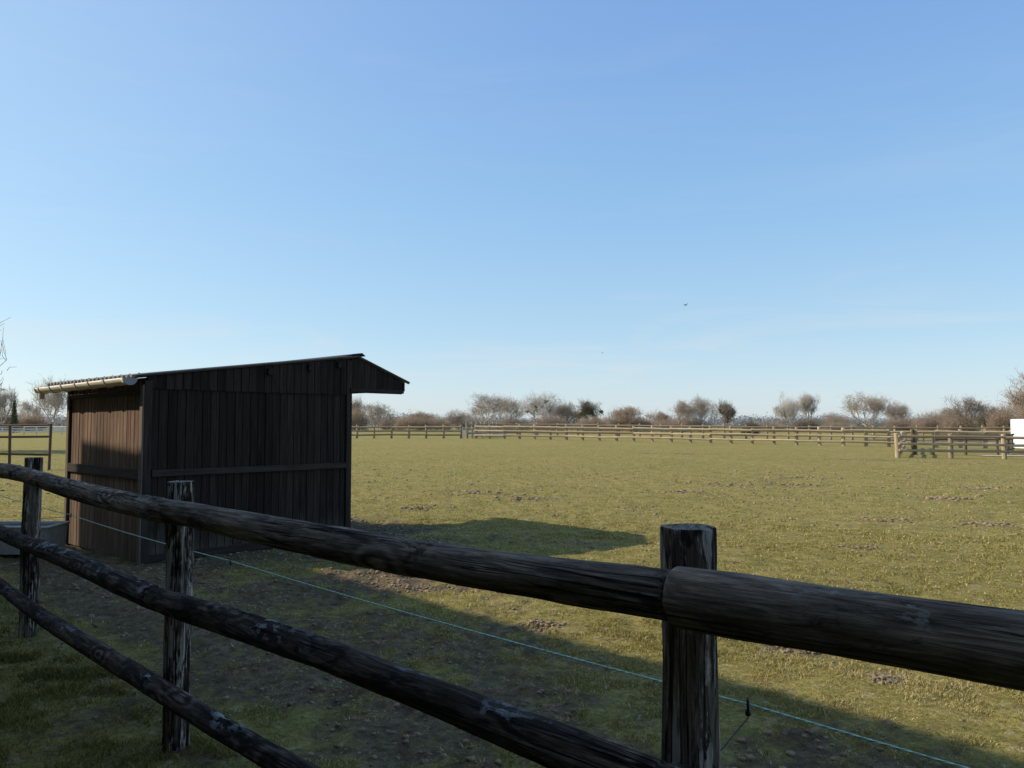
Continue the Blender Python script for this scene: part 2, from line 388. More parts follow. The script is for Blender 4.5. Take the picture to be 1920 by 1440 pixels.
# ---------------------------------------------------------------- grass
def scatter_grass(n):
    u=np.random.rand(n)
    z=np.random.rand(n)
    r=np.where(z<.42,np.sqrt(1.3**2+u*(6.5**2-1.3**2)),np.where(z<.72,np.sqrt(6**2+u*(13**2-36)),11*(60/11.)**(u**1.25)))
    th=(np.random.rand(n)-.5)*math.radians(86)
    x=r*np.sin(th);y=r*np.cos(th)
    dmk=dirt_mask(x,y)
    lu,lv=shed_local(x,y)
    inside=(lu>-.03)&(lu<SL)&(lv>-.03)&(lv<SW+.03)
    cl=fbm(x*6,y*6,2,77)
    keep=(np.random.rand(n)>dmk*.93)&(~inside)&(np.random.rand(n)<.12+1.3*sstep(.40,.66,cl))
    x=x[keep];y=y[keep];r=r[keep];cl=cl[keep];dmk=dmk[keep];n=len(x)
    z0=ground_z(x,y,dmk)
    sfen=(x-.41)*.714+(y-1.82)*.70
    h=(.005+.014*np.random.rand(n)**1.6)*(.55+.9*sstep(.3,.7,cl))*(1-.4*dmk)
    h*=np.where(sfen<.25,2.1,1.0)*np.clip(.9+.03*r,1,1.3)
    w=(.0018+.0016*np.random.rand(n))*np.clip(r/4.5,1,5)
    a=np.random.rand(n)*2*math.pi;lean=.4+1.2*np.random.rand(n);la=np.random.rand(n)*2*math.pi
    tone=.35+.36*np.random.rand(n)+(fbm(x*.8,y*.8,3,5)-.5)*.6+dmk*.12
    tone=np.where(sfen<.1,tone*.62-.14,tone)  # near-side blades toned darker; foreground shade put into their colour
    tone=np.where((sfen>=.1)&(sfen<2.6),tone-.10,tone)
    dry=np.random.rand(n)<.12+.26*dmk
    tone=np.where(dry,np.where(sfen<.1,.5,.8)+.2*np.random.rand(n),tone)
    lean=np.where(dry&(dmk>.3),3.0+2*np.random.rand(n),lean);h=np.where(dry&(dmk>.3),h*.75,h)
    cx=np.cos(a)*w;cy=np.sin(a)*w
    lx=np.cos(la)*lean*h;ly=np.sin(la)*lean*h
    P0=np.stack([x-cx,y-cy,z0-.006],1);P1=np.stack([x+cx,y+cy,z0-.006],1)
    P2=np.stack([x+cx*.7+lx*.4,y+cy*.7+ly*.4,z0+h*.6],1);P3=np.stack([x-cx*.7+lx*.4,y-cy*.7+ly*.4,z0+h*.6],1)
    P4=np.stack([x+lx,y+ly,z0+h*.95],1)
    V=np.stack([P0,P1,P2,P3,P4],1).reshape(-1,3)
    b=np.arange(n)*5
    T=np.concatenate([np.stack([b,b+1,b+2],1),np.stack([b,b+2,b+3],1),np.stack([b+3,b+2,b+4],1)])
    me=mesh_np('grass',V,T)
    at=me.attributes.new('tone','FLOAT','POINT');at.data.foreach_set('value',np.repeat(np.clip(tone,0,1),5).astype(np.float32))
    o=obj('grass',me,M_GRASS);o['kind']='stuff';o['label']='short winter pasture grass with dry blades';o['category']='grass'
scatter_grass(680000)

def clods(n):
    ico=[(0,0,1),(.89,0,.45),(.28,.85,.45),(-.72,.53,.45),(-.72,-.53,.45),(.28,-.85,.45),(.72,.53,-.45),(-.28,.85,-.45),(-.89,0,-.45),(-.28,-.85,-.45),(.72,-.53,-.45),(0,0,-1)]
    fc=[(0,1,2),(0,2,3),(0,3,4),(0,4,5),(0,5,1),(1,6,2),(2,7,3),(3,8,4),(4,9,5),(5,10,1),(6,7,2),(7,8,3),(8,9,4),(9,10,5),(10,6,1),(11,7,6),(11,8,7),(11,9,8),(11,10,9),(11,6,10)]
    ico=np.array(ico);fc=np.array(fc)
    pts=[]
    while len(pts)<n:
        if random.random()<.4:
            cx,cy,rx,ry,a=random.choice(BLOBS);x=random.gauss(cx,rx*.6);y=random.gauss(cy,ry*.6)
        else:
            r=2+30*random.random();t=(random.random()-.5)*1.4;x=r*math.sin(t);y=r*math.cos(t)
        pts.append((x,y))
    P=np.array(pts);d=dirt_mask(P[:,0],P[:,1]);lu,lv=shed_local(P[:,0],P[:,1])
    k=(np.random.rand(len(P))<d*.9+.10)&~((lu>-.05)&(lu<SL)&(lv>-.05)&(lv<SW));P=P[k];n=len(P)
    z=ground_z(P[:,0],P[:,1]);sz=(.005+.022*np.random.rand(n)**3)*np.clip(np.hypot(P[:,0],P[:,1])/9,.8,2.4)
    V=ico[None]*(1+.5*(np.random.rand(n,12,1)-.5))*sz[:,None,None]*np.array([1.2,1.2,.6])
    V=V+np.stack([P[:,0],P[:,1],z],1)[:,None,:]
    F=fc[None]+(np.arange(n)*12)[:,None,None]
    o=obj('soil_clods',mesh_np('soil_clods',V.reshape(-1,3),F.reshape(-1,3)),M_SOIL);o['kind']='stuff'
    o['label']='crumbly brown soil clods on bare patches';o['category']='soil'
clods(38000)

# ---------------------------------------------------------------- foreground fence
def log_mesh(name,L,r,sides=32,rings=70,seed=0,bend=.012,rough=.06,taper=0.0,swell0=0.0,ch=.005):
    zs=np.concatenate([[0,ch*.35],np.linspace(ch,L-ch,rings),[L-ch*.35,L]])
    V=[];m_=len(zs)
    for k,z in enumerate(zs):
        f={0:1-ch/r,1:1-.4*ch/r,m_-2:1-.4*ch/r,m_-1:1-ch/r}.get(k,1.0)
        t=np.arange(sides)*2*np.pi/sides
        n=vnoise(np.cos(t)*1.6+seed*3.1+5,z*1.8+np.sin(t)*1.6,seed)-.5
        n2=vnoise(np.cos(t)*4+seed,z*7+np.sin(t)*4,seed+5)-.5
        n3=vnoise(t*9/np.pi+seed*7,np.full(sides,z*1.1),seed+9)-.5
        n4=vnoise(np.cos(t)*9+seed,z*22+np.sin(t)*9,seed+15)-.5
        sw=1+swell0*math.exp(-((L-z)/.35)**2)
        rr=r*f*sw*(1+rough*(n*1.6+n2*.7+n3*.5+n4*.22))*(1-taper*z/L)
        bx=bend*np.sin(z/L*np.pi+seed)*1.0;by=bend*np.sin(z/L*np.pi*1.7+seed*2)
        bx-=bend*math.sin(seed)*(1-z/L)+bend*math.sin(math.pi+seed)*(z/L);by-=bend*math.sin(seed*2)*(1-z/L)+bend*math.sin(1.7*math.pi+seed*2)*(z/L)
        V.append(np.stack([np.cos(t)*rr+bx,np.sin(t)*rr+by,np.full(sides,z)],1))
    nr=len(zs)
    cap0=V[0].copy();cap1=V[-1].copy()
    V=np.concatenate(V).tolist();F=[]
    for k in range(nr-1):
        for j in range(sides):
            a=k*sides+j;b=k*sides+(j+1)%sides;F.append((a,b,b+sides,a+sides))
    nside=len(F)
    for cap,top in ((cap0,False),(cap1,True)):
        prev=None
        c=cap.mean(0)
        for q in [1,.85,.65,.4,.15]:
            st=len(V)
            for j in range(sides):
                p=c+(cap[j]-c)*q
                p[2]+=(.0 if q==1 else ((vnoise(p[0]*60+seed,p[1]*60,seed+3)-.5)*.005+.0005)*(1 if top else -1))
                V.append(tuple(p))
            if prev is not None:
                for j in range(sides):
                    j2=(j+1)%sides
                    F.append((prev+j,prev+j2,st+j2,st+j) if top else (prev+j2,prev+j,st+j,st+j2))
            prev=st
        F.append(tuple(range(prev,prev+sides)) if top else tuple(range(prev+sides-1,prev-1,-1)))
    me=mesh_py(name,V,F,True)
    return me,nside
def log(name,p0,p1,r,mat,parent,**k):
    p0=Vector(p0);p1=Vector(p1);L=(p1-p0).length
    me,ns=log_mesh(name,L,r,**k)
    me.materials.append(mat);me.materials.append(M_CAP)
    idx=np.zeros(len(me.polygons),dtype=np.int32);idx[ns:]=1;me.polygons.foreach_set('material_index',idx)
    rl=parent.location if parent else Vector((0,0,0))
    return obj(name,me,None,parent,p0-rl,zquat(p1-p0))
fr=root('wooden_fence',(.41,1.82,0),'dark weathered round-rail fence with three rails on posts','fence')
e=Vector((-.70,.714,0));nrm=Vector((.714,.70,0))
A=Vector((.41,1.82,0));B=Vector((-1.65,3.85,0));C=Vector((-3.64,5.88,0));D=Vector((-5.66,7.93,0));E=Vector((2.45,-.22,0))
tops=[1.36,1.315,1.345,1.33,1.34]
for k,(P,t) in enumerate(zip((A,B,C,D,E),tops)):
    r=.0635 if k==0 else .0615
    log('post',P+Vector((0,0,-.25)),P+Vector((.003,.0,t)),r,M_POST,fr,seed=k+3,rough=.12,bend=.004,rings=150,ch=.003)
off=-nrm*.108
hts={'t':[1.29,1.222,1.186,1.235,1.26],'m':[.82,.80,.758,.745,.75],'l':[.40,.38,.345,.333,.35]}
P5=[E,A,B,C,D]
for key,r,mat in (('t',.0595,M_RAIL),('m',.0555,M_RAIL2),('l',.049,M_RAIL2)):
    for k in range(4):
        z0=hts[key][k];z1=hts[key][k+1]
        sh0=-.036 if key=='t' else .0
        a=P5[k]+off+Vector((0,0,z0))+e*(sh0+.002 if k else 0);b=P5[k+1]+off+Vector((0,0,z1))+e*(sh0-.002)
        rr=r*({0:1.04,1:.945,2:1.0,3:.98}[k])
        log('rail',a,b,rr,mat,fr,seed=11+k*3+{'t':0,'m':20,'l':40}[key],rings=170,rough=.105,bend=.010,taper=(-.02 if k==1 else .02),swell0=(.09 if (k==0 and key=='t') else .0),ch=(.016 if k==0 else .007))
RO=.27
for P,zz,rod in ((A,.885,True),(B,.89,False),(C,.89,False)):
    mb=MB();q=P+nrm*.05;tip=P+nrm*RO;k_=1.0 if rod else .7
    if rod: mb.tube([q+Vector((0,0,zz-.09)),q+nrm*.09+Vector((0,0,zz-.075)),tip+Vector((0,0,zz-.035)),tip+Vector((0,0,zz-.02))],.002,8)
    else: mb.tube([q+Vector((0,0,zz-.012)),tip+Vector((0,0,zz-.012))],.0018,8)
    c=tip+Vector((0,0,zz));ring=[c+(e*math.cos(t)*.006+Vector((0,0,math.sin(t)*.016))+nrm*math.cos(t)*.010)*k_ for t in np.linspace(-1.4,4.4,14)]
    mb.tube(ring,.0036*k_,8)
    mb.tube([c+Vector((0,0,-.028*k_)),c+Vector((0,0,-.012*k_))],.007*k_,10)
    rl=fr.location
    mb.V=[(v[0]-rl.x,v[1]-rl.y,v[2]) for v in mb.V]
    obj('insulator',mb.mesh('insulator',True),M_INS,fr)
mb=MB();pts=[];P6=[E+nrm*RO,A+nrm*RO,B+nrm*RO,C+nrm*RO,D+nrm*RO];hz=[.885,.885,.89,.89,.89]
for k in range(4):
    for t in np.linspace(0,1,60,endpoint=False):
        p=P6[k].lerp(P6[k+1],t);z=hz[k]*(1-t)+hz[k+1]*t-.012*4*t*(1-t)
        pts.append((p.x,p.y,z))
for ph in (0,2.1,4.2):
    fine=[];
    for k in range(len(pts)-1):
        for t in (0,.25,.5,.75):
            p=Vector(pts[k]).lerp(Vector(pts[k+1]),t);ang=(k*4+t*4)*.9+ph
            fine.append(p+nrm*math.cos(ang)*.0014+Vector((0,0,math.sin(ang)*.0014)))
    mb.tube(fine,.0018,5)
ro=obj('electric_rope',mb.mesh('electric_rope',True),M_ROPE);ro['label']='thin turquoise electric rope strung along the fence posts';ro['category']='rope'

# ---------------------------------------------------------------- shed
sh=root('field_shelter',(SN[0],SN[1],0),'small dark wooden field shelter with corrugated roof','shed',rz=math.atan2(SU[1],SU[0]))
def roofz(u): return 2.15+.137*u if u<=2.93 else 2.551-.36*(u-2.93)
def boards_y(y0,y1,u0,u1,zb,zt,w=.105,gap=.007):
    mb=MB();u=u0
    while u<u1-.01:
        ww=min(w*(.96+.08*random.random()),u1-u);d=random.uniform(-.003,.003);tn=random.random()
        a,b=u+gap/2,u+ww-gap/2
        mb.prism([(a,zb+random.uniform(0,.012)),(b,zb+random.uniform(0,.012)),(b,zt(b)),(a,zt(a))],'y',y0+d,y1+d*.2,tn);u+=ww
    return mb
def boards_x(x0,x1,v0,v1,zb,zt,w=.105,gap=.007):
    mb=MB();v=v0
    while v<v1-.01:
        ww=min(w*(.96+.08*random.random()),v1-v);d=random.uniform(-.003,.003);tn=random.random()
        a,b=v+gap/2,v+ww-gap/2
        mb.prism([(a,zb),(b,zb),(b,zt),(a,zt)],'x',x0+d,x1,tn);v+=ww
    return mb
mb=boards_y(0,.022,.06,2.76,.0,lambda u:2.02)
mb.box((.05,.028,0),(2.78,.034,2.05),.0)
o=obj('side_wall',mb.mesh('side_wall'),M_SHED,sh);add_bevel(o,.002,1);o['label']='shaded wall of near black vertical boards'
mb=boards_y(-.020,-.003,.02,2.80,2.0,lambda u:roofz(u)-.008)
mb.prism([(.02,2.0),(2.80,2.0),(2.80,roofz(2.8)-.004),(.02,roofz(.02)-.004)],'y',.001,.02,.0)
o=obj('gable_panel',mb.mesh('gable_panel'),M_SHED,sh);add_bevel(o,.002,1)
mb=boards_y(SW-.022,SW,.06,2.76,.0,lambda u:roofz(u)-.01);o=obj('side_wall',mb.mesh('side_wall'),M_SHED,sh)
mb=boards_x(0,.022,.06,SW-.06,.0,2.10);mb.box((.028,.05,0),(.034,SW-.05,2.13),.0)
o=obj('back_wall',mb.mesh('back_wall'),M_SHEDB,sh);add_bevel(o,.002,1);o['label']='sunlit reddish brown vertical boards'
for (x,y,zt,mt) in ((0.0,0.0,2.10,M_TRIM),(SL-.05,0.0,2.50,M_TRIM),(0.0,SW-.06,2.10,M_TRIM),(SL-.05,SW-.06,2.50,M_TRIM)):
    mb=MB();mb.box((x-.012,y-.030 if y==0 else y,-.05),(x+.075,y+.07,zt),.7);o=obj('corner_post',mb.mesh('corner_post'),mt,sh);add_bevel(o,.004)
for (y0,y1,tn) in ((-.028,.05,.8),(SW-.07,SW+.01,.6)):
    mb=MB();mb.box((-.034,y0,0.0),(-.014,y1,2.05),tn)
    o=obj('corner_board',mb.mesh('corner_board'),M_TRIMB,sh);add_bevel(o,.003)
def hbeam(name,a,b,w,h,mat,tone=.5):
    a=Vector(a);b=Vector(b);L=(b-a).length;mb=MB();mb.box((-w/2,-h/2,0),(w/2,h/2,L),tone)
    d=(b-a).normalized();z=d;y=Vector((0,0,1));x=y.cross(z).normalized();y=z.cross(x)
    q=Matrix((x,y,z)).transposed().to_quaternion()
    o=obj(name,mb.mesh(name),mat,sh,a,q);add_bevel(o,.003);return o
hbeam('cross_beam',(.09,-.020,1.03),(2.76,-.020,1.02),.03,.075,M_TRIM,.9)
hbeam('cross_beam',(-.018,.055,1.02),(-.018,SW-.075,1.02),.03,.11,M_TRIM,.9)
hbeam('cross_beam',(-.018,.055,1.965),(-.018,SW-.075,1.965),.03,.06,M_TRIM,.5)
hbeam('sill_beam',(.06,-.014,.055),(2.76,-.014,.055),.024,.09,M_TRIM,.4)
for u in (.12,1.0,1.55,2.15,2.62):
    hbeam('purlin',(u,-.07 if u>1.4 else -.018,roofz(u)-.085),(u,SW+.40,roofz(u)-.085),.055,.085,M_TRIM,.2)
for u in (3.3,3.72):
    hbeam('purlin',(u,.04,roofz(u)-.075),(u,SW+.35,roofz(u)-.075),.05,.07,M_TRIM,.2)
def canb(y0,y1):
    mb=MB();u=2.845
    while u<3.76:
        ww=.11;a,b=u+.003,min(u+ww-.003,3.76);d=random.uniform(-.003,.003)
        mb.prism([(a,2.045),(b,2.045),(b,roofz(b)-.012),(a,roofz(a)-.012)],'y',y0+d,y1,random.random());u+=ww
    return mb
o=obj('canopy_panel',canb(-.03,-.006).mesh('canopy_panel'),M_SHED,sh)
o=obj('canopy_panel',canb(SW,SW+.024).mesh('canopy_panel'),M_SHED,sh)
hbeam('canopy_beam',(2.82,-.042,2.075),(3.78,-.042,2.085),.02,.06,M_TRIM,.3)
hbeam('fascia_board',(3.785,-.05,2.155),(3.785,SW+.06,2.155),.025,.13,M_TRIM,.6)
def corr(name,u0,u1,v0,v1,zf,mat):
    nv=int((v1-v0)/.0125);vs=np.linspace(v0,v1,nv);us=np.linspace(u0,u1,14)
    V=[];
    for u in us:
        for v in vs: V.append((u,v,zf(u)+.018*math.sin(v/.13*2*math.pi)))
    F=[(i*nv+j,i*nv+j+1,(i+1)*nv+j+1,(i+1)*nv+j) for i in range(len(us)-1) for j in range(nv-1)]
    o=obj(name,mesh_py(name,V,F,True),mat,sh);m=o.modifiers.new('t','SOLIDIFY');m.thickness=.008;return o
corr('roof',-.17,2.95,-.075,SW+.46,lambda u:roofz(min(u,2.93))+.014,M_ROOF)
corr('canopy_roof',2.93,3.88,-.075,SW+.46,lambda u:roofz(max(u,2.931))+.010,M_ROOF)
mb=MB();mb.prism([(2.80,2.588),(2.97,2.613),(3.03,2.573),(3.02,2.566),(2.965,2.603),(2.80,2.578)],'y',-.10,SW+.48,.5)
obj('ridge_cap',mb.mesh('ridge_cap'),M_ROOF,sh)
bm_=MB();bm_.tube([(0,0,0),(0,0,.01),(0,0,.012),(0,0,.018)],[.006,.006,.011,.008],6);bmesh_=bm_.mesh('roof_bolt');bmesh_.materials.append(M_GUTG)
for v in np.arange(.0325,SW+.45,.26):
    o=bpy.data.objects.new('roof_bolt',bmesh_);o.parent=sh;o.location=(-.06,v,roofz(-.06)+.030);link(o)
GR=.076;GX=-.212
def gutter():
    V=[];F=[];ns=12;vs=list(np.linspace(-.10,SW+.52,40))
    for i,v in enumerate(vs):
        zc=2.115-.022*(v/3)
        for (rad,rev) in ((GR,0),(GR-.006,1)):
            for k in range(ns+1):
                t=math.pi+math.pi*k/ns;t=t if not rev else 2*math.pi-(math.pi*k/ns)
                V.append((GX+rad*math.cos(t),v,zc+rad*math.sin(t)))
    m=2*(ns+1)
    for i in range(len(vs)-1):
        for k in range(m):
            a=i*m+k;b=i*m+(k+1)%m;F.append((a,b,b+m,a+m))
    F.append(tuple(range(m)));F.append(tuple(range((len(vs)-1)*m+m-1,(len(vs)-1)*m-1,-1)))
    return mesh_py('gutter',V,F,True)
gu=obj('gutter',gutter(),M_GUT,sh);gu['label']='cream coloured half-round plastic gutter'
def halfring(v,wd,rad,mat,name):
    V=[];F=[];ns=12
    for vv in (v,v+wd):
        zc=2.115-.022*(v/3)
        for rr in (rad,GR+.0005):
            for k in range(ns+1):
                t=math.pi+math.pi*k/ns;V.append((GX+rr*math.cos(t),vv,zc+rr*math.sin(t)+ (.006 if k in(0,ns) else 0)))
    n=ns+1
    for k in range(ns):
        F.append((k,k+1,2*n+k+1,2*n+k));F.append((n+k,2*n+n+k,2*n+n+k+1,n+k+1));F.append((k,n+k,n+k+1,k+1));F.append((2*n+k,2*n+k+1,3*n+k+1,3*n+k))
    return obj(name,mesh_py(name,V,F),mat,sh)
for v in (.45,.95,1.4,1.9,2.35,2.8): halfring(v,.045,GR+.010,M_GUT,'gutter_bracket')
mb=MB();mb.prism([(GX+(GR+.004)*math.cos(math.pi+math.pi*k/12),2.115+(GR+.004)*math.sin(math.pi+math.pi*k/12)) for k in range(13)],'y',-.125,-.098)
obj('gutter_end',mb.mesh('gutter_end'),M_GUTG,sh)
mb=MB();mb.prism([(GX+(GR+.004)*math.cos(math.pi+math.pi*k/12),2.095+(GR+.004)*math.sin(math.pi+math.pi*k/12)) for k in range(13)],'y',SW+.52,SW+.54)
mb.tube([(GX,SW+.46,2.045),(GX,SW+.46,1.94)],.04,14)
obj('gutter_outlet',mb.mesh('gutter_outlet'),M_GUT,sh)

# ---------------------------------------------------------------- trough
tr=root('water_trough',(-6.10,9.55,0),'dull grey concrete water trough with pale rim beside the shelter','trough')
x0,x1,y0,y1=-.52,.52,-.22,.22;TH=.36
def taper_wall():
    outer=[(x0+.02,y0+.02,.03),(x1-.02,y0+.02,.03),(x1-.02,y1-.02,.03),(x0+.02,y1-.02,.03),(x0,y0,TH),(x1,y0,TH),(x1,y1,TH),(x0,y1,TH)]
    t=.035
    inner=[(x0+.02+t,y0+.02+t,.06),(x1-.02-t,y0+.02+t,.06),(x1-.02-t,y1-.02-t,.06),(x0+.02+t,y1-.02-t,.06),(x0+t,y0+t,TH),(x1-t,y0+t,TH),(x1-t,y1-t,TH),(x0+t,y1-t,TH)]
    V=outer+inner;F=[]
    for i in range(4):
        j=(i+1)%4;F.append((i,j,j+4,i+4));F.append((8+j,8+i,12+i,12+j));F.append((4+i,4+j,12+j,12+i))
    F.append((3,2,1,0));F.append((8,9,10,11));return mesh_py('basin',V,F)
o=obj('basin',taper_wall(),M_ZINC,tr);add_bevel(o,.006)
mb=MB();r=.016;tz=TH+.005
mb.tube([(x0-.005,y0-.005,tz),(x1+.005,y0-.005,tz)],r,8);mb.tube([(x0-.005,y1+.005,tz),(x1+.005,y1+.005,tz)],r,8)
mb.tube([(x0-.005,y0-.005,tz),(x0-.005,y1+.005,tz)],r,8);mb.tube([(x1+.005,y0-.005,tz),(x1+.005,y1+.005,tz)],r,8)
obj('rim',mb.mesh('rim',True),M_ZRIM,tr)
mb=MB();mb.box((x0+.045,y0+.045,.26),(x1-.045,y1-.045,.29));obj('water_surface',mb.mesh('water_surface'),M_WATER,tr)
for xx in (-.38,.38):
    mb=MB();mb.box((xx-.05,-.18,-.02),(xx+.05,.18,.028));obj('foot',mb.mesh('foot'),M_ZINC,tr)

# ---------------------------------------------------------------- far fences
def fence(name,pts,label,H,mat,spacing=2.5,rails=(.35,.75,1.12),pr=.085,rr=.05,group=None,jit=.05,rmat=None,cat='fence'):
    p0=pts[0];rt=root(name,(p0[0],p0[1],gz(*p0)),label,cat,group)
    rl=rt.location.copy()
    posts=[]
    for (a,b) in zip(pts[:-1],pts[1:]):
        L=math.hypot(b[0]-a[0],b[1]-a[1]);n=max(1,round(L/spacing))
        for k in range(n): 
            t=k/n;posts.append((a[0]+(b[0]-a[0])*t,a[1]+(b[1]-a[1])*t))
    posts.append(pts[-1])
    pm=[]
    for v in range(4):
        mb=MB();h=H*(.96+.07*random.random())
        mb.tube([(0,0,-.3),(0,0,h*.5),(0,0,h-.03),(0,0,h)],[pr,pr*.97,pr*.95,pr*.8],10,tone=random.random());m=mb.mesh('post',False);m.materials.append(mat);pm.append(m)
    for k,p in enumerate(posts):
        o=bpy.data.objects.new('post',pm[random.randrange(4)]);o.parent=rt
        o.location=(p[0]-rl.x,p[1]-rl.y,gz(*p)-rl.z+random.uniform(-.04,.04));o.rotation_euler=(random.uniform(-.03,.03),random.uniform(-.03,.03),random.random()*6)
        o.scale=(random.uniform(.9,1.15),)*2+(1,);link(o)
    cnt=0
    for z in rails:
        k=0
        while k<len(posts)-1:
            j=min(k+2,len(posts)-1)
            if cnt>=99: break
            a=Vector((posts[k][0],posts[k][1],gz(*posts[k])+z+random.uniform(-jit,jit)));b=Vector((posts[j][0],posts[j][1],gz(*posts[j])+z+random.uniform(-jit,jit)))
            d=(b-a).normalized();side=Vector((d.y,-d.x,0))
            if side.y>0: side=-side
            a+=side*(pr+rr*.6);b+=side*(pr+rr*.6)
            mb=MB();L=(b-a).length
            mb.tube([(0,0,0),(0,0,L*.5),(0,0,L)],[rr,rr*1.04,rr*.96],8,tone=random.random())
            obj('rail',mb.mesh('rail'),rmat or mat,rt,a-rl,zquat(d));cnt+=1;k=j
    return rt
fence('paddock_fence',[(-40,88),(-23,86),(-5.6,85)],'brown three-rail wooden paddock fence along the meadow edge',1.5,M_FARD,1.9,(.4,.82,1.25),rr=.09,pr=.13)
fence('paddock_fence',[(-4.0,84.5),(12,76),(28.3,66),(40,62)],'pale wooden three-rail fence crossing the meadow',1.55,M_FAR,1.85,(.38,.84,1.30),rr=.09,pr=.14)
fence('paddock_fence',[(-5.0,86),(-2,103),(30,99),(75,96)],'pale wooden fence behind the meadow fence',1.8,M_FARD,2.6,(.5,1.0,1.55),rr=.10,pr=.14)
fence('paddock_fence',[(20.7,41.5),(26.3,41.3),(32,40.5),(44,39.5)],'pale wooden paddock fence with thick posts by the gravel path',1.32,M_FAR,2.7,(.36,.74,1.12),pr=.125,rr=.07)
fence('paddock_fence',[(20.9,41.9),(31.5,62)],'pale wooden fence closing the side of the paddock',1.3,M_FAR,2.8,(.36,.74,1.12),pr=.10,rr=.065)
fence('paddock_fence',[(25.3,46.4),(29.4,46.8),(33.0,51)],'brown wooden fence behind pale paddock rails',1.25,M_FARX,2.2,(.3,.62,.95,1.2),pr=.075,rr=.055)
fence('paddock_fence',[(23.95,46.2),(24.13,46.2)],'pair of brown gate posts beside brown fence',1.5,M_FARX,.2,(.7,1.2),pr=.085,rr=.04,cat='gate post')
fence('paddock_fence',[(34.5,75),(52,72),(70,70)],'pale wooden fence farther along the pasture',1.4,M_FAR,2.7,(.4,.8,1.2),rr=.075)
fence('timber_fence',[(-16.15,27.0),(-17.6,27.1),(-22,27.6),(-26,28)],'thin reddish brown gate and rails beyond the shelter',1.62,M_RUST,2.1,(.55,1.15,1.56),pr=.05,rr=.038)
fence('white_fence',[(-86,118),(-60,116),(-48,115)],'white painted rail fence at the far edge of the grass',1.35,M_WFENCE,2.0,(.5,.85,1.2),pr=.10,rr=.085)

g=root('field_gate',(-5.2,84.9,gz(-5,84.9)),'galvanised tubular metal field gate between wooden fences','gate')
mb=MB()
for z in (.25,.48,.7,.92,1.18): mb.tube([(-.2,-.3,z),(4.2,-.8,z)],.035,8)
obj('gate_bars',mb.mesh('gate_bars'),M_STEEL,g)
mb=MB()
for t in (0,.5,1): mb.tube([(-.2+4.4*t,-.3-.5*t,.1),(-.2+4.4*t,-.3-.5*t,1.25)],.04,8)
obj('gate_frame',mb.mesh('gate_frame'),M_STEEL,g)

# ---------------------------------------------------------------- trees
def gen_tree(seed,levels=5,kids=(6,4,4,4,4),trunk=.22,spread=.75,up=.35,r0=.2,wob=.12,twig=.02):
    rnd=random.Random(seed);segs=[[],[]]
    def rv(): return Vector((rnd.gauss(0,1),rnd.gauss(0,1),rnd.gauss(0,1)))
    def grow(p,d,L,r,l):
        ns=3 if l<3 else 2;q=p.copy();nodes=[q.copy()]
        for i in range(ns):
            d=(d+rv()*wob+Vector((0,0,.05*l*up))).normalized();q2=q+d*L/ns
            ra=r*(1-.35*i/ns);rb=r*(1-.35*(i+1)/ns)
            segs[0 if l<=1 else 1].append((q,q2,max(ra,twig),max(rb,twig*.8)));q=q2;nodes.append(q.copy())
        if l>=levels:
            for k in range(3):
                nd=(d*.9+rv()*.45+Vector((0,0,up*.5))).normalized()
                segs[1].append((nodes[rnd.randrange(1,ns+1)],None,nd*L*rnd.uniform(.6,1.1),0))
            return
        for k in range(kids[l]):
            f=1 if k==0 else rnd.uniform(.35,1) if l>0 else rnd.uniform(.5,1)
            idx=f*ns;i0=int(min(idx,ns-1));pp=nodes[i0].lerp(nodes[i0+1],idx-i0)
            nd=(d*(1.0 if k==0 else .75)+rv()*spread+Vector((0,0,up))).normalized()
            grow(pp,nd,L*rnd.uniform(.62,.86) if l>0 else L*rnd.uniform(1.0,1.6),r*.56,l+1)
    grow(Vector((0,0,-.1)),Vector((0,0,1)),trunk*10,r0,0)
    segs[1]=[(a,a+c,twig*.7,twig*.5) if b is None else (a,b,c,d_) for a,b,c,d_ in segs[1]]
    return segs
def seg_mesh(name,segs,S):
    n=len(segs)
    P=np.array([[*a,*b] for a,b,_,_ in segs])*np.tile(S,2);R=np.array([[a,b] for _,_,a,b in segs])
    d=P[:,3:]-P[:,:3];d/=np.linalg.norm(d,axis=1,keepdims=True)+1e-9
    ref=np.where(np.abs(d[:,2:3])<.9,np.array([[0,0,1.]]),np.array([[1.,0,0]]))
    a=np.cross(d,ref);a/=np.linalg.norm(a,axis=1,keepdims=True);b=np.cross(a,d)
    V=[]
    for e_,base in ((0,P[:,:3]),(1,P[:,3:])):
        for k in range(3):
            t=2*math.pi*k/3;V.append(base+(a*math.cos(t)+b*math.sin(t))*R[:,e_:e_+1])
    V=np.stack(V,1).reshape(-1,3);o=np.arange(n)*6
    F=np.concatenate([np.stack([o+k,o+(k+1)%3,o+3+(k+1)%3,o+3+k],1) for k in range(3)])
    return mesh_np(name,V,F)
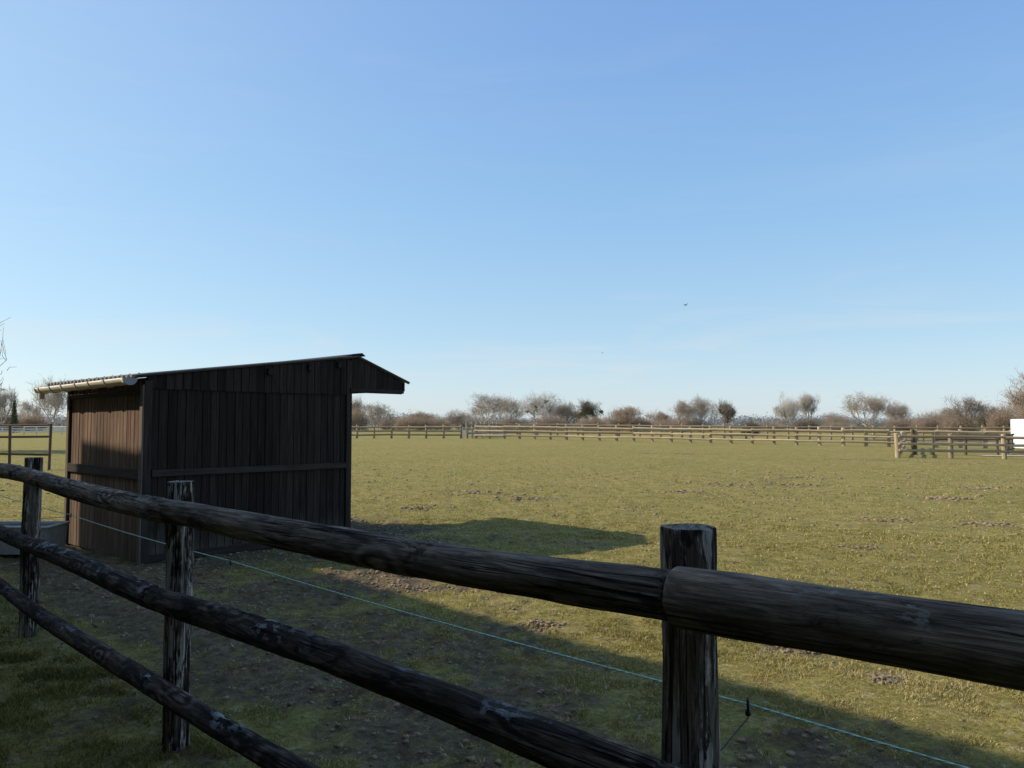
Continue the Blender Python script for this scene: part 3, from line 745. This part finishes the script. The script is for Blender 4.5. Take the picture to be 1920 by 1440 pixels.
def leafcloud(name,clumps,n,size,seed,mat):
    rs=np.random.RandomState(seed);c=np.array(clumps);w=c[:,3]*c[:,5];w=w/w.sum()
    k=rs.choice(len(c),n,p=w);dirn=rs.normal(size=(n,3));dirn/=np.linalg.norm(dirn,axis=1,keepdims=True)
    rad=rs.rand(n,1)**.5*(1+.25*rs.normal(size=(n,1)))
    P=c[k,:3]+dirn*rad*c[k,3:6];P[:,2]=np.maximum(P[:,2],.02)
    a=rs.normal(size=(n,3));a/=np.linalg.norm(a,axis=1,keepdims=True);b=np.cross(a,rs.normal(size=(n,3)));b/=np.linalg.norm(b,axis=1,keepdims=True)
    s1=size*(.5+rs.rand(n,1));s2=s1*(.22+.25*rs.rand(n,1))
    V=np.stack([P-a*s1,P+b*s2,P+a*s1,P-b*s2],1).reshape(-1,3);o=np.arange(n)*4
    me=mesh_np(name,V,np.stack([o,o+1,o+2,o+3],1))
    tone=np.clip(rs.rand(len(c))[k]*.6+rs.rand(n)*.5,0,1)
    at=me.attributes.new('tone','FLOAT','POINT');at.data.foreach_set('value',np.repeat(tone,4).astype(np.float32))
    me.materials.append(mat);return me
FX=1445.0
def tree(x,y,H,W,seed,mat,label,ivy=None,name='bare_tree',group='bare trees along the horizon',twig=.014,cat='tree',thin=.72,**k):
    segs=gen_tree(seed,**k)
    pts=np.array([list(b) for s_ in segs for _,b,_,_ in s_])
    zt=np.percentile(pts[:,2],98);cxy=np.median(pts[:,:2],axis=0)
    wd=(np.percentile(np.hypot(pts[:,0]-cxy[0],pts[:,1]-cxy[1]),86))*2
    S=np.array([W/wd,W/wd,H/zt])
    rs=random.Random(seed*3+1)
    ph=rs.random()*6;fan=rs.uniform(-.1,.45);zc=H*rs.uniform(.54,.62)
    def inside(p,th=1.0):
        q=np.array(list(p))*S
        rz=H-zc+H*.03 if q[2]>zc else H*.42
        rx=W*.53*(1+fan*(q[2]-zc)/(H*.5))
        ang=math.atan2(q[1],q[0])
        lump=1+.14*math.sin(ang*3+ph)+.13*math.sin(q[2]/H*13+ph*2+ang*2)+rs.gauss(0,.12)
        v=((q[0]-cxy[0]*S[0])/rx)**2+((q[1]-cxy[1]*S[1])/rx)**2+((q[2]-zc)/rz)**2
        return v<max(.1,lump)**2 and rs.random()<th
    segs=[segs[0],[s_ for s_ in segs[1] if inside(s_[1],1.0 if s_[2]>twig*1.5 else thin)]]
    segs[0]=[s_ for s_ in segs[0] if s_[1].z*S[2]<H*.93 and (s_[1].z*S[2]<H*.3 or inside(s_[1]))]
    rt=root(name,(x,y,gz(x,y)),label,cat,group)
    ss=[[(a,b,max(r1*H/9,twig),max(r2*H/9,twig*.8)) for a,b,r1,r2 in s_] for s_ in segs]
    m1=seg_mesh('trunk',ss[0],S);m1.materials.append(mat);obj('trunk',m1,None,rt)
    m2=seg_mesh('crown',ss[1],S);m2.materials.append(mat);obj('crown',m2,None,rt)
    if ivy:
        rs=random.Random(seed+5);cl=[]
        for i in range(ivy[0]):
            p=rs.choice(segs[1])[0];q=np.array(list(p))*S;r=rs.uniform(.5,1)*ivy[1];cl.append((q[0],q[1],q[2]*.93,r,r,r*rs.uniform(.7,1)))
        obj(ivy[4] if len(ivy)>4 else 'ivy',leafcloud('ivy',cl,ivy[2],ivy[3],seed,M_IVY),None,rt)
    return rt
def bush(x,y,H,W,seed,mat,label,n=5000,size=.22,name='bush',cat='bush'):
    rs=random.Random(seed);rt=root(name,(x,y,gz(x,y)),label,cat,'bushes along the horizon')
    cl=[];k=max(7,int(W*1.6))
    for i in range(k):
        t=(i+.5)/k*2-1;hh=H*(.45+.5*math.sqrt(max(0,1-t*t)))*rs.uniform(.5,1.0)
        for zf in (.25,.6,.85):
            r=rs.uniform(.13,.22)*H
            cl.append((t*W/2*.95+rs.uniform(-.4,.4),rs.uniform(-1,1)*W*.2,hh*zf,r*1.4,r*1.4,min(r*1.1,hh*(1-zf)+.15)))
    obj('crown',leafcloud('crown',cl,n,size,seed,mat),None,rt)
    segs=[]
    for i in range(1000):
        a=Vector((rs.uniform(-.47,.47)*W,rs.uniform(-.2,.2)*W,H*rs.uniform(0,.4)));b=Vector((a.x*1.12+rs.gauss(0,.5),a.y+rs.gauss(0,.5),a.z+H*rs.uniform(.3,.85)*(1-.45*abs(a.x/(W*.5))**2)))
        segs.append((a,b,.02,.009))
    m=seg_mesh('stems',segs,np.ones(3));m.materials.append(M_BARKR if mat is not M_IVY else M_BARKD);obj('stems',m,None,rt)
def P(px,dist): return (px-960)/FX*dist
def topH(py,dist,x): return (795-py)/FX*dist+1.6-gz(x,dist)
T=[ (708,753,62,190,1,M_BARK,'round leafless tree behind the paddock fence',None),
 (903,736,100,185,2,M_BARK,'broad leafless tree with fine spreading branches',None),
 (950,743,68,200,3,M_BARK,'leafless tree with rounded crown',None),
 (1002,735,82,195,4,M_BARKP,'leafless tree carrying mistletoe clumps',(7,.6,600,.2,'mistletoe')),
 (1072,755,44,200,5,M_BARK,'slender leafless tree beside ivy-covered tree',None),
 (1098,749,56,190,6,M_BARKD,'dark ivy-covered tree with dense crown',(34,1.1,3800,.22)),
 (1272,751,58,195,7,M_BARK,'leafless tree with thin upright branches',None),
 (1312,744,72,195,8,M_BARK,'leafless tree with fan-shaped crown',None),
 (1358,751,46,185,9,M_BARKD,'dark leafless tree with ivy on branches',(14,.6,700,.2)),
 (1486,738,46,240,10,M_BARKP,'tall pale leafless poplar',None),
 (1518,737,46,245,11,M_BARKP,'tall pale leafless poplar',None),
 (1628,736,100,175,12,M_BARK,'broad leafless tree with rounded crown',None),
 (1690,755,50,180,13,M_BARK,'small leafless tree by the hedge',None),
 (1815,745,92,150,14,M_BARKD,'dark leafless tree with dense twigs',None),
 (1868,755,66,150,15,M_BARK,'leafless tree beside russet bushes',None),
 (1945,698,85,130,16,M_BARKR,'tall reddish leafless tree',None),
 (8,728,60,150,17,M_BARKP,'leafless tree beyond white fence',None),
 (98,708,70,170,18,M_BARKP,'pale leafless tree behind the shelter',None),
 (60,750,46,190,19,M_BARKP,'small leafless tree beyond white fence',None),
 (664,745,50,180,20,M_BARK,'leafless tree showing past the shelter',None),
 (1178,761,70,180,21,M_BARKR,'low leafless tree with reddish twigs',None),
 (1038,757,64,200,22,M_BARK,'low leafless tree in the hedge line',None),
 (1230,768,50,205,23,M_BARKR,'low leafless tree in the hedge line',None),
 (1758,764,76,170,24,M_BARKR,'low leafless tree with reddish twigs',None),
 (860,768,50,200,25,M_BARK,'low leafless tree in the hedge line',None),
 (790,772,60,205,26,M_BARKR,'low leafless tree in the hedge line',None),
 (1575,774,60,210,27,M_BARK,'low leafless tree in the hedge line',None)]
for px,tp,w,dist,seed,mat,lab,ivy in T:
    x=P(px,dist)
    pale=seed in (10,11)
    tree(x,dist,topH(tp,dist,x),w/FX*dist,seed,mat,lab,ivy,spread=.35 if pale else .6,up=.7 if pale else .34,trunk=.2)
tree(-33.4,45,9.2,5.6,30,M_BARK,'leafless tree with drooping fine twigs beyond timber fence',None,twig=.006,group='trees by the timber fence',thin=1.0)
for px,tp,w,dist,seed,mat,lab in [
 (668,764,40,175,41,M_BRN,'brown leafless bush'),
 (770,778,60,200,42,M_ORG,'low russet bush in the hedge line'),(815,780,60,200,43,M_BRN,'low brown bush in the hedge line'),
 (735,781,40,205,44,M_BRN,'low brown bush in the hedge line'),
 (1030,775,60,190,45,M_BRN,'brown bush below bare trees'),(1110,779,60,180,46,M_BRN,'brown bush below ivy tree'),
 (1165,768,62,185,47,M_ORG,'rounded russet bush'),(1202,782,40,185,48,M_BRN,'small brown bush'),
 (1408,787,26,140,49,M_IVY,'small dark green evergreen shrub'),(1510,784,48,190,50,M_IVY,'dark green shrub under poplars'),
 (1440,789,60,200,51,M_BRN,'low brown hedge bush'),(1570,788,60,200,52,M_BRN,'low brown hedge bush'),
 (1750,770,76,165,53,M_ORG,'rounded russet bush'),(1690,780,60,170,54,M_BRN,'brown bush in the hedge line'),
 (1885,760,66,140,55,M_ORG,'russet bush near the trailer'),(1848,770,26,145,56,M_IVY,'dark evergreen shrub'),
 (1250,784,60,195,57,M_BRN,'low brown hedge bush'),(1300,785,60,195,58,M_BRN,'low brown hedge bush'),
 (890,785,70,200,59,M_BRN,'low brown hedge bush'),(960,783,60,200,60,M_BRN,'low brown hedge bush'),
 (60,772,50,170,61,M_BRN,'brown bush beyond white fence'),(5,768,40,160,62,M_BRN,'brown bush beyond white fence'),
 (1940,745,60,125,63,M_BRN,'brown bush near the trailer'),(1800,777,70,155,64,M_BRN,'brown bush in the hedge line')]:
    x=P(px,dist)
    if len(lab.split())<4: lab=lab+' in the hedge'
    bush(x,dist,topH(tp,dist,x)*.95,w/FX*dist,seed,mat,lab,n=1900,size=.14)
x=P(27,140);rt=root('cypress_tree',(x,140,gz(x,140)),'small dark conical cypress beyond white fence','tree')
Hc=topH(752,140,x);cl=[(0,0,Hc*t,.15+.95*(1-t),.15+.95*(1-t),.5) for t in np.linspace(.1,.95,14)]
obj('crown',leafcloud('crown',cl,3000,.16,71,M_IVY),None,rt)
mb=MB();mb.tube([(0,0,-.1),(0,0,Hc*.8)],[.14,.03],8);obj('trunk',mb.mesh('trunk'),M_BARKD,rt)
cl=[]
rs=random.Random(99)
for xx in np.arange(-180,260,1.3):
    h=2.1+2.6*float(vnoise(xx*.06,0,4))+rs.random()*1.2;dd=235+8*math.sin(xx*.02)
    cl.append((xx,dd,h*.5+gz(xx,dd),1.4,1.4,h*.52))
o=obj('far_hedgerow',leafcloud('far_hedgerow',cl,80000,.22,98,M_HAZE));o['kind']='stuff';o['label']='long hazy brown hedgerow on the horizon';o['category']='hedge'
cl=[]
for xx in np.arange(-330,420,4.5):
    h=4+3.6*float(vnoise(xx*.03,0,14))+rs.random()*1.2;dd=430
    cl.append((xx,dd,h*.5,4,3,h*.5))
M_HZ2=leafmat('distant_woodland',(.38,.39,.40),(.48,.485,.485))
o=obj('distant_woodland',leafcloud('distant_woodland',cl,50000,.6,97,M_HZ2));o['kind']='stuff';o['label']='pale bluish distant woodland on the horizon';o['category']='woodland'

# ---------------------------------------------------------------- trailer
tx,ty=38.4,58.5
tl=root('horse_trailer',(tx,ty,gz(tx,ty)),'white boxy horse trailer parked on gravel by the fence','trailer',rz=math.radians(1))
mb=MB()
prof=[(0,.14),(0,2.30),(.05,2.36),(3.6,2.36),(3.95,2.2),(4.15,1.6),(4.15,.6),(4.0,.14)]
mb.prism(prof,'y',-.95,.95);o=obj('body',mb.mesh('body'),M_WHITE,tl);add_bevel(o,.03,3)
for a_w,b_w in ((.35,.95),(2.2,3.1)):
    mb=MB();mb.box((a_w,-.965,1.55),(b_w,-.952,2.0));obj('window',mb.mesh('window'),M_GLASS,tl)
mb=MB();mb.box((.03,-.958,1.02),(4.1,-.951,1.10));obj('side_stripe',mb.mesh('side_stripe'),M_STRIPE,tl)
mb=MB();mb.box((1.2,-.965,.45),(1.85,-.959,2.1));mb.box((1.76,-.99,1.2),(1.80,-.965,1.3));o=obj('door',mb.mesh('door'),M_WHITE,tl)
for xx in (1.5,2.35):
    for yy in (-1.0,.82):
        mb=MB();mb.tube([(xx,yy,.30),(xx,yy+.18,.30)],.30,24);mb.tube([(xx,yy-.01,.30),(xx,yy+.01,.30)],.16,16);obj('wheel',mb.mesh('wheel'),M_TYRE,tl)
mb=MB();mb.tube([(4.1,-.6,.45),(5.3,0,.45)],.05,8);mb.tube([(4.1,.6,.45),(5.3,0,.45)],.05,8);mb.tube([(5.1,0,.5),(5.1,0,-.02)],.04,8);obj('drawbar',mb.mesh('drawbar'),M_STEEL,tl)

# ---------------------------------------------------------------- birds
def bird(x,y,z,s,rz):
    rt=root('bird',(x,y,z),'small dark bird gliding with spread wings','bird',rz=rz)
    rt['group']='birds in the sky'
    mb=MB();mb.tube([(-.45*s,0,0),(-.3*s,0,.0),(-.1*s,0,0),(.15*s,0,.01*s),(.3*s,0,.03*s),(.38*s,0,.03*s),(.46*s,0,.015*s)],[.10*s,.05*s,.10*s,.13*s,.08*s,.07*s,.008*s],10)
    for sg in (1,-1):
        n=len(mb.V);pts=[(.2,.06,.03),(.25,.38,.22),(.05,.72,.42),(-.02,.42,.2),(-.1,.06,.03)]
        for dz in (0,.05):
            for p in pts: mb.V.append((p[0]*s,sg*p[1]*s,(p[2]+dz)*s));mb.T.append(.5)
        mb.F+=[tuple(range(n,n+5)),tuple(range(n+9,n+4,-1))]+[(n+i,n+(i+1)%5,n+5+(i+1)%5,n+5+i) for i in range(5)]
    obj('body',mb.mesh('body'),M_BIRD,rt)
bird(13.6,60,10.9,.30,.7)
bird(10.6,90,9.9,.24,1.0)

# ---------------------------------------------------------------- barn behind the viewer (casts the big shade)
ez=7.0
cx,cy=-14.4,11.35
ba=root('barn',(cx,cy,0),'tall timber barn with grey gabled roof','barn',rz=math.atan2(-.714,.70))
LB,WB=27,9
mb=MB();u=0
while u<LB:
    mb.box((u+.003,-.05,0),(u+.197,0,ez-.1),random.random());u+=.2
mb.box((0,-WB,0),(LB,-.06,ez-.1),.5)
o=obj('wall',mb.mesh('wall'),M_BARN,ba)
mb=MB();mb.prism([(.0,ez),(-WB/2,ez+2.0),(-WB,ez),(-WB,ez-.1),(0,ez-.1)],'x',0,LB);obj('roof',mb.mesh('roof'),M_ROOF,ba)
mb=MB();mb.box((11,.004,0),(14,.06,3.2));obj('door',mb.mesh('door'),M_TRIM,ba)

# ---------------------------------------------------------------- light
el=math.radians(32.6);hd=Vector((.9914,-.131,0)).normalized()
L=Vector((hd.x*math.cos(el),hd.y*math.cos(el),-math.sin(el)))
sd=bpy.data.lights.new('sun','SUN');sd.energy=5.0;sd.angle=math.radians(.5);sd.color=(1,.91,.77)
so=bpy.data.objects.new('sun',sd);so.rotation_mode='QUATERNION';so.rotation_quaternion=L.to_track_quat('-Z','Y');link(so)
w=bpy.data.worlds.new('World');scene.world=w;w.use_nodes=True;nt=w.node_tree;nt.nodes.clear();g=N(nt)
sky=g.n('ShaderNodeTexSky');sky.sky_type='NISHITA';sky.sun_disc=False;sky.sun_elevation=el
az=math.atan2(-hd.x,-hd.y)
sky.sun_rotation=az%(2*math.pi);sky.altitude=50;sky.air_density=1.0;sky.dust_density=.6;sky.ozone_density=1.5
bg=g.n('ShaderNodeBackground');bg.inputs[1].default_value=.15;ow=g.n('ShaderNodeOutputWorld')
tc=g.n('ShaderNodeTexCoord')
sp=g.n('ShaderNodeSeparateXYZ');g.l(tc.outputs['Generated'],sp.inputs[0])
K=1/.15
gradr=g.ramp(sp.outputs[2],[(0.0,(.54,.65,.75)),(.05,(.46,.62,.76)),(.12,(.36,.57,.76)),(.27,(.26,.49,.78)),(.46,(.20,.39,.76)),(.8,(.13,.28,.62))])
dt=g.n('ShaderNodeVectorMath',operation='DOT_PRODUCT');g.l(tc.outputs['Generated'],dt.inputs[0]);dt.inputs[1].default_value=(-L.x,-L.y,-L.z)
sunf=g.math('POWER',g.math('MAXIMUM',dt.outputs['Value'],0.0),2.2)
grad=g.mix(g.math('MULTIPLY',sunf,.75),gradr,(.56,.76,.86))
gs=g.n('ShaderNodeVectorMath',operation='SCALE');g.l(grad,gs.inputs[0]);gs.inputs['Scale'].default_value=K
ss=g.n('ShaderNodeVectorMath',operation='SCALE');g.l(sky.outputs[0],ss.inputs[0]);ss.inputs['Scale'].default_value=1.7
base=g.mix(.80,ss.outputs[0],gs.outputs[0])
mp=g.n('ShaderNodeMapping');mp.inputs['Scale'].default_value=(1.2,1.2,10);mp.inputs['Rotation'].default_value=(0.05,.03,0);g.l(tc.outputs['Generated'],mp.inputs[0])
cn=g.noise(mp.outputs[0],2.2,6,.6,.5)
low=g.ramp(sp.outputs[2],[(0.0,.3),(.08,1.0),(.14,.3),(.3,.10),(.7,.05)])
cm=g.math('MULTIPLY',g.ramp(cn,[(.50,0.0),(.76,1.0)]),g.math('MULTIPLY',low,.6))
col=g.mix(cm,base,(5.2,5.2,5.2))
g.l(col,bg.inputs[0]);g.l(bg.outputs[0],ow.inputs[0])

# ---------------------------------------------------------------- camera
cd=bpy.data.cameras.new('camera');cam=bpy.data.objects.new('camera',cd);link(cam)
cd.sensor_width=36;cd.lens=36*1445/1920;cd.clip_end=6000;cd.clip_start=.05
cam.location=(0,0,1.6);cam.rotation_euler=(math.radians(90+2.97),0,0)
scene.camera=cam
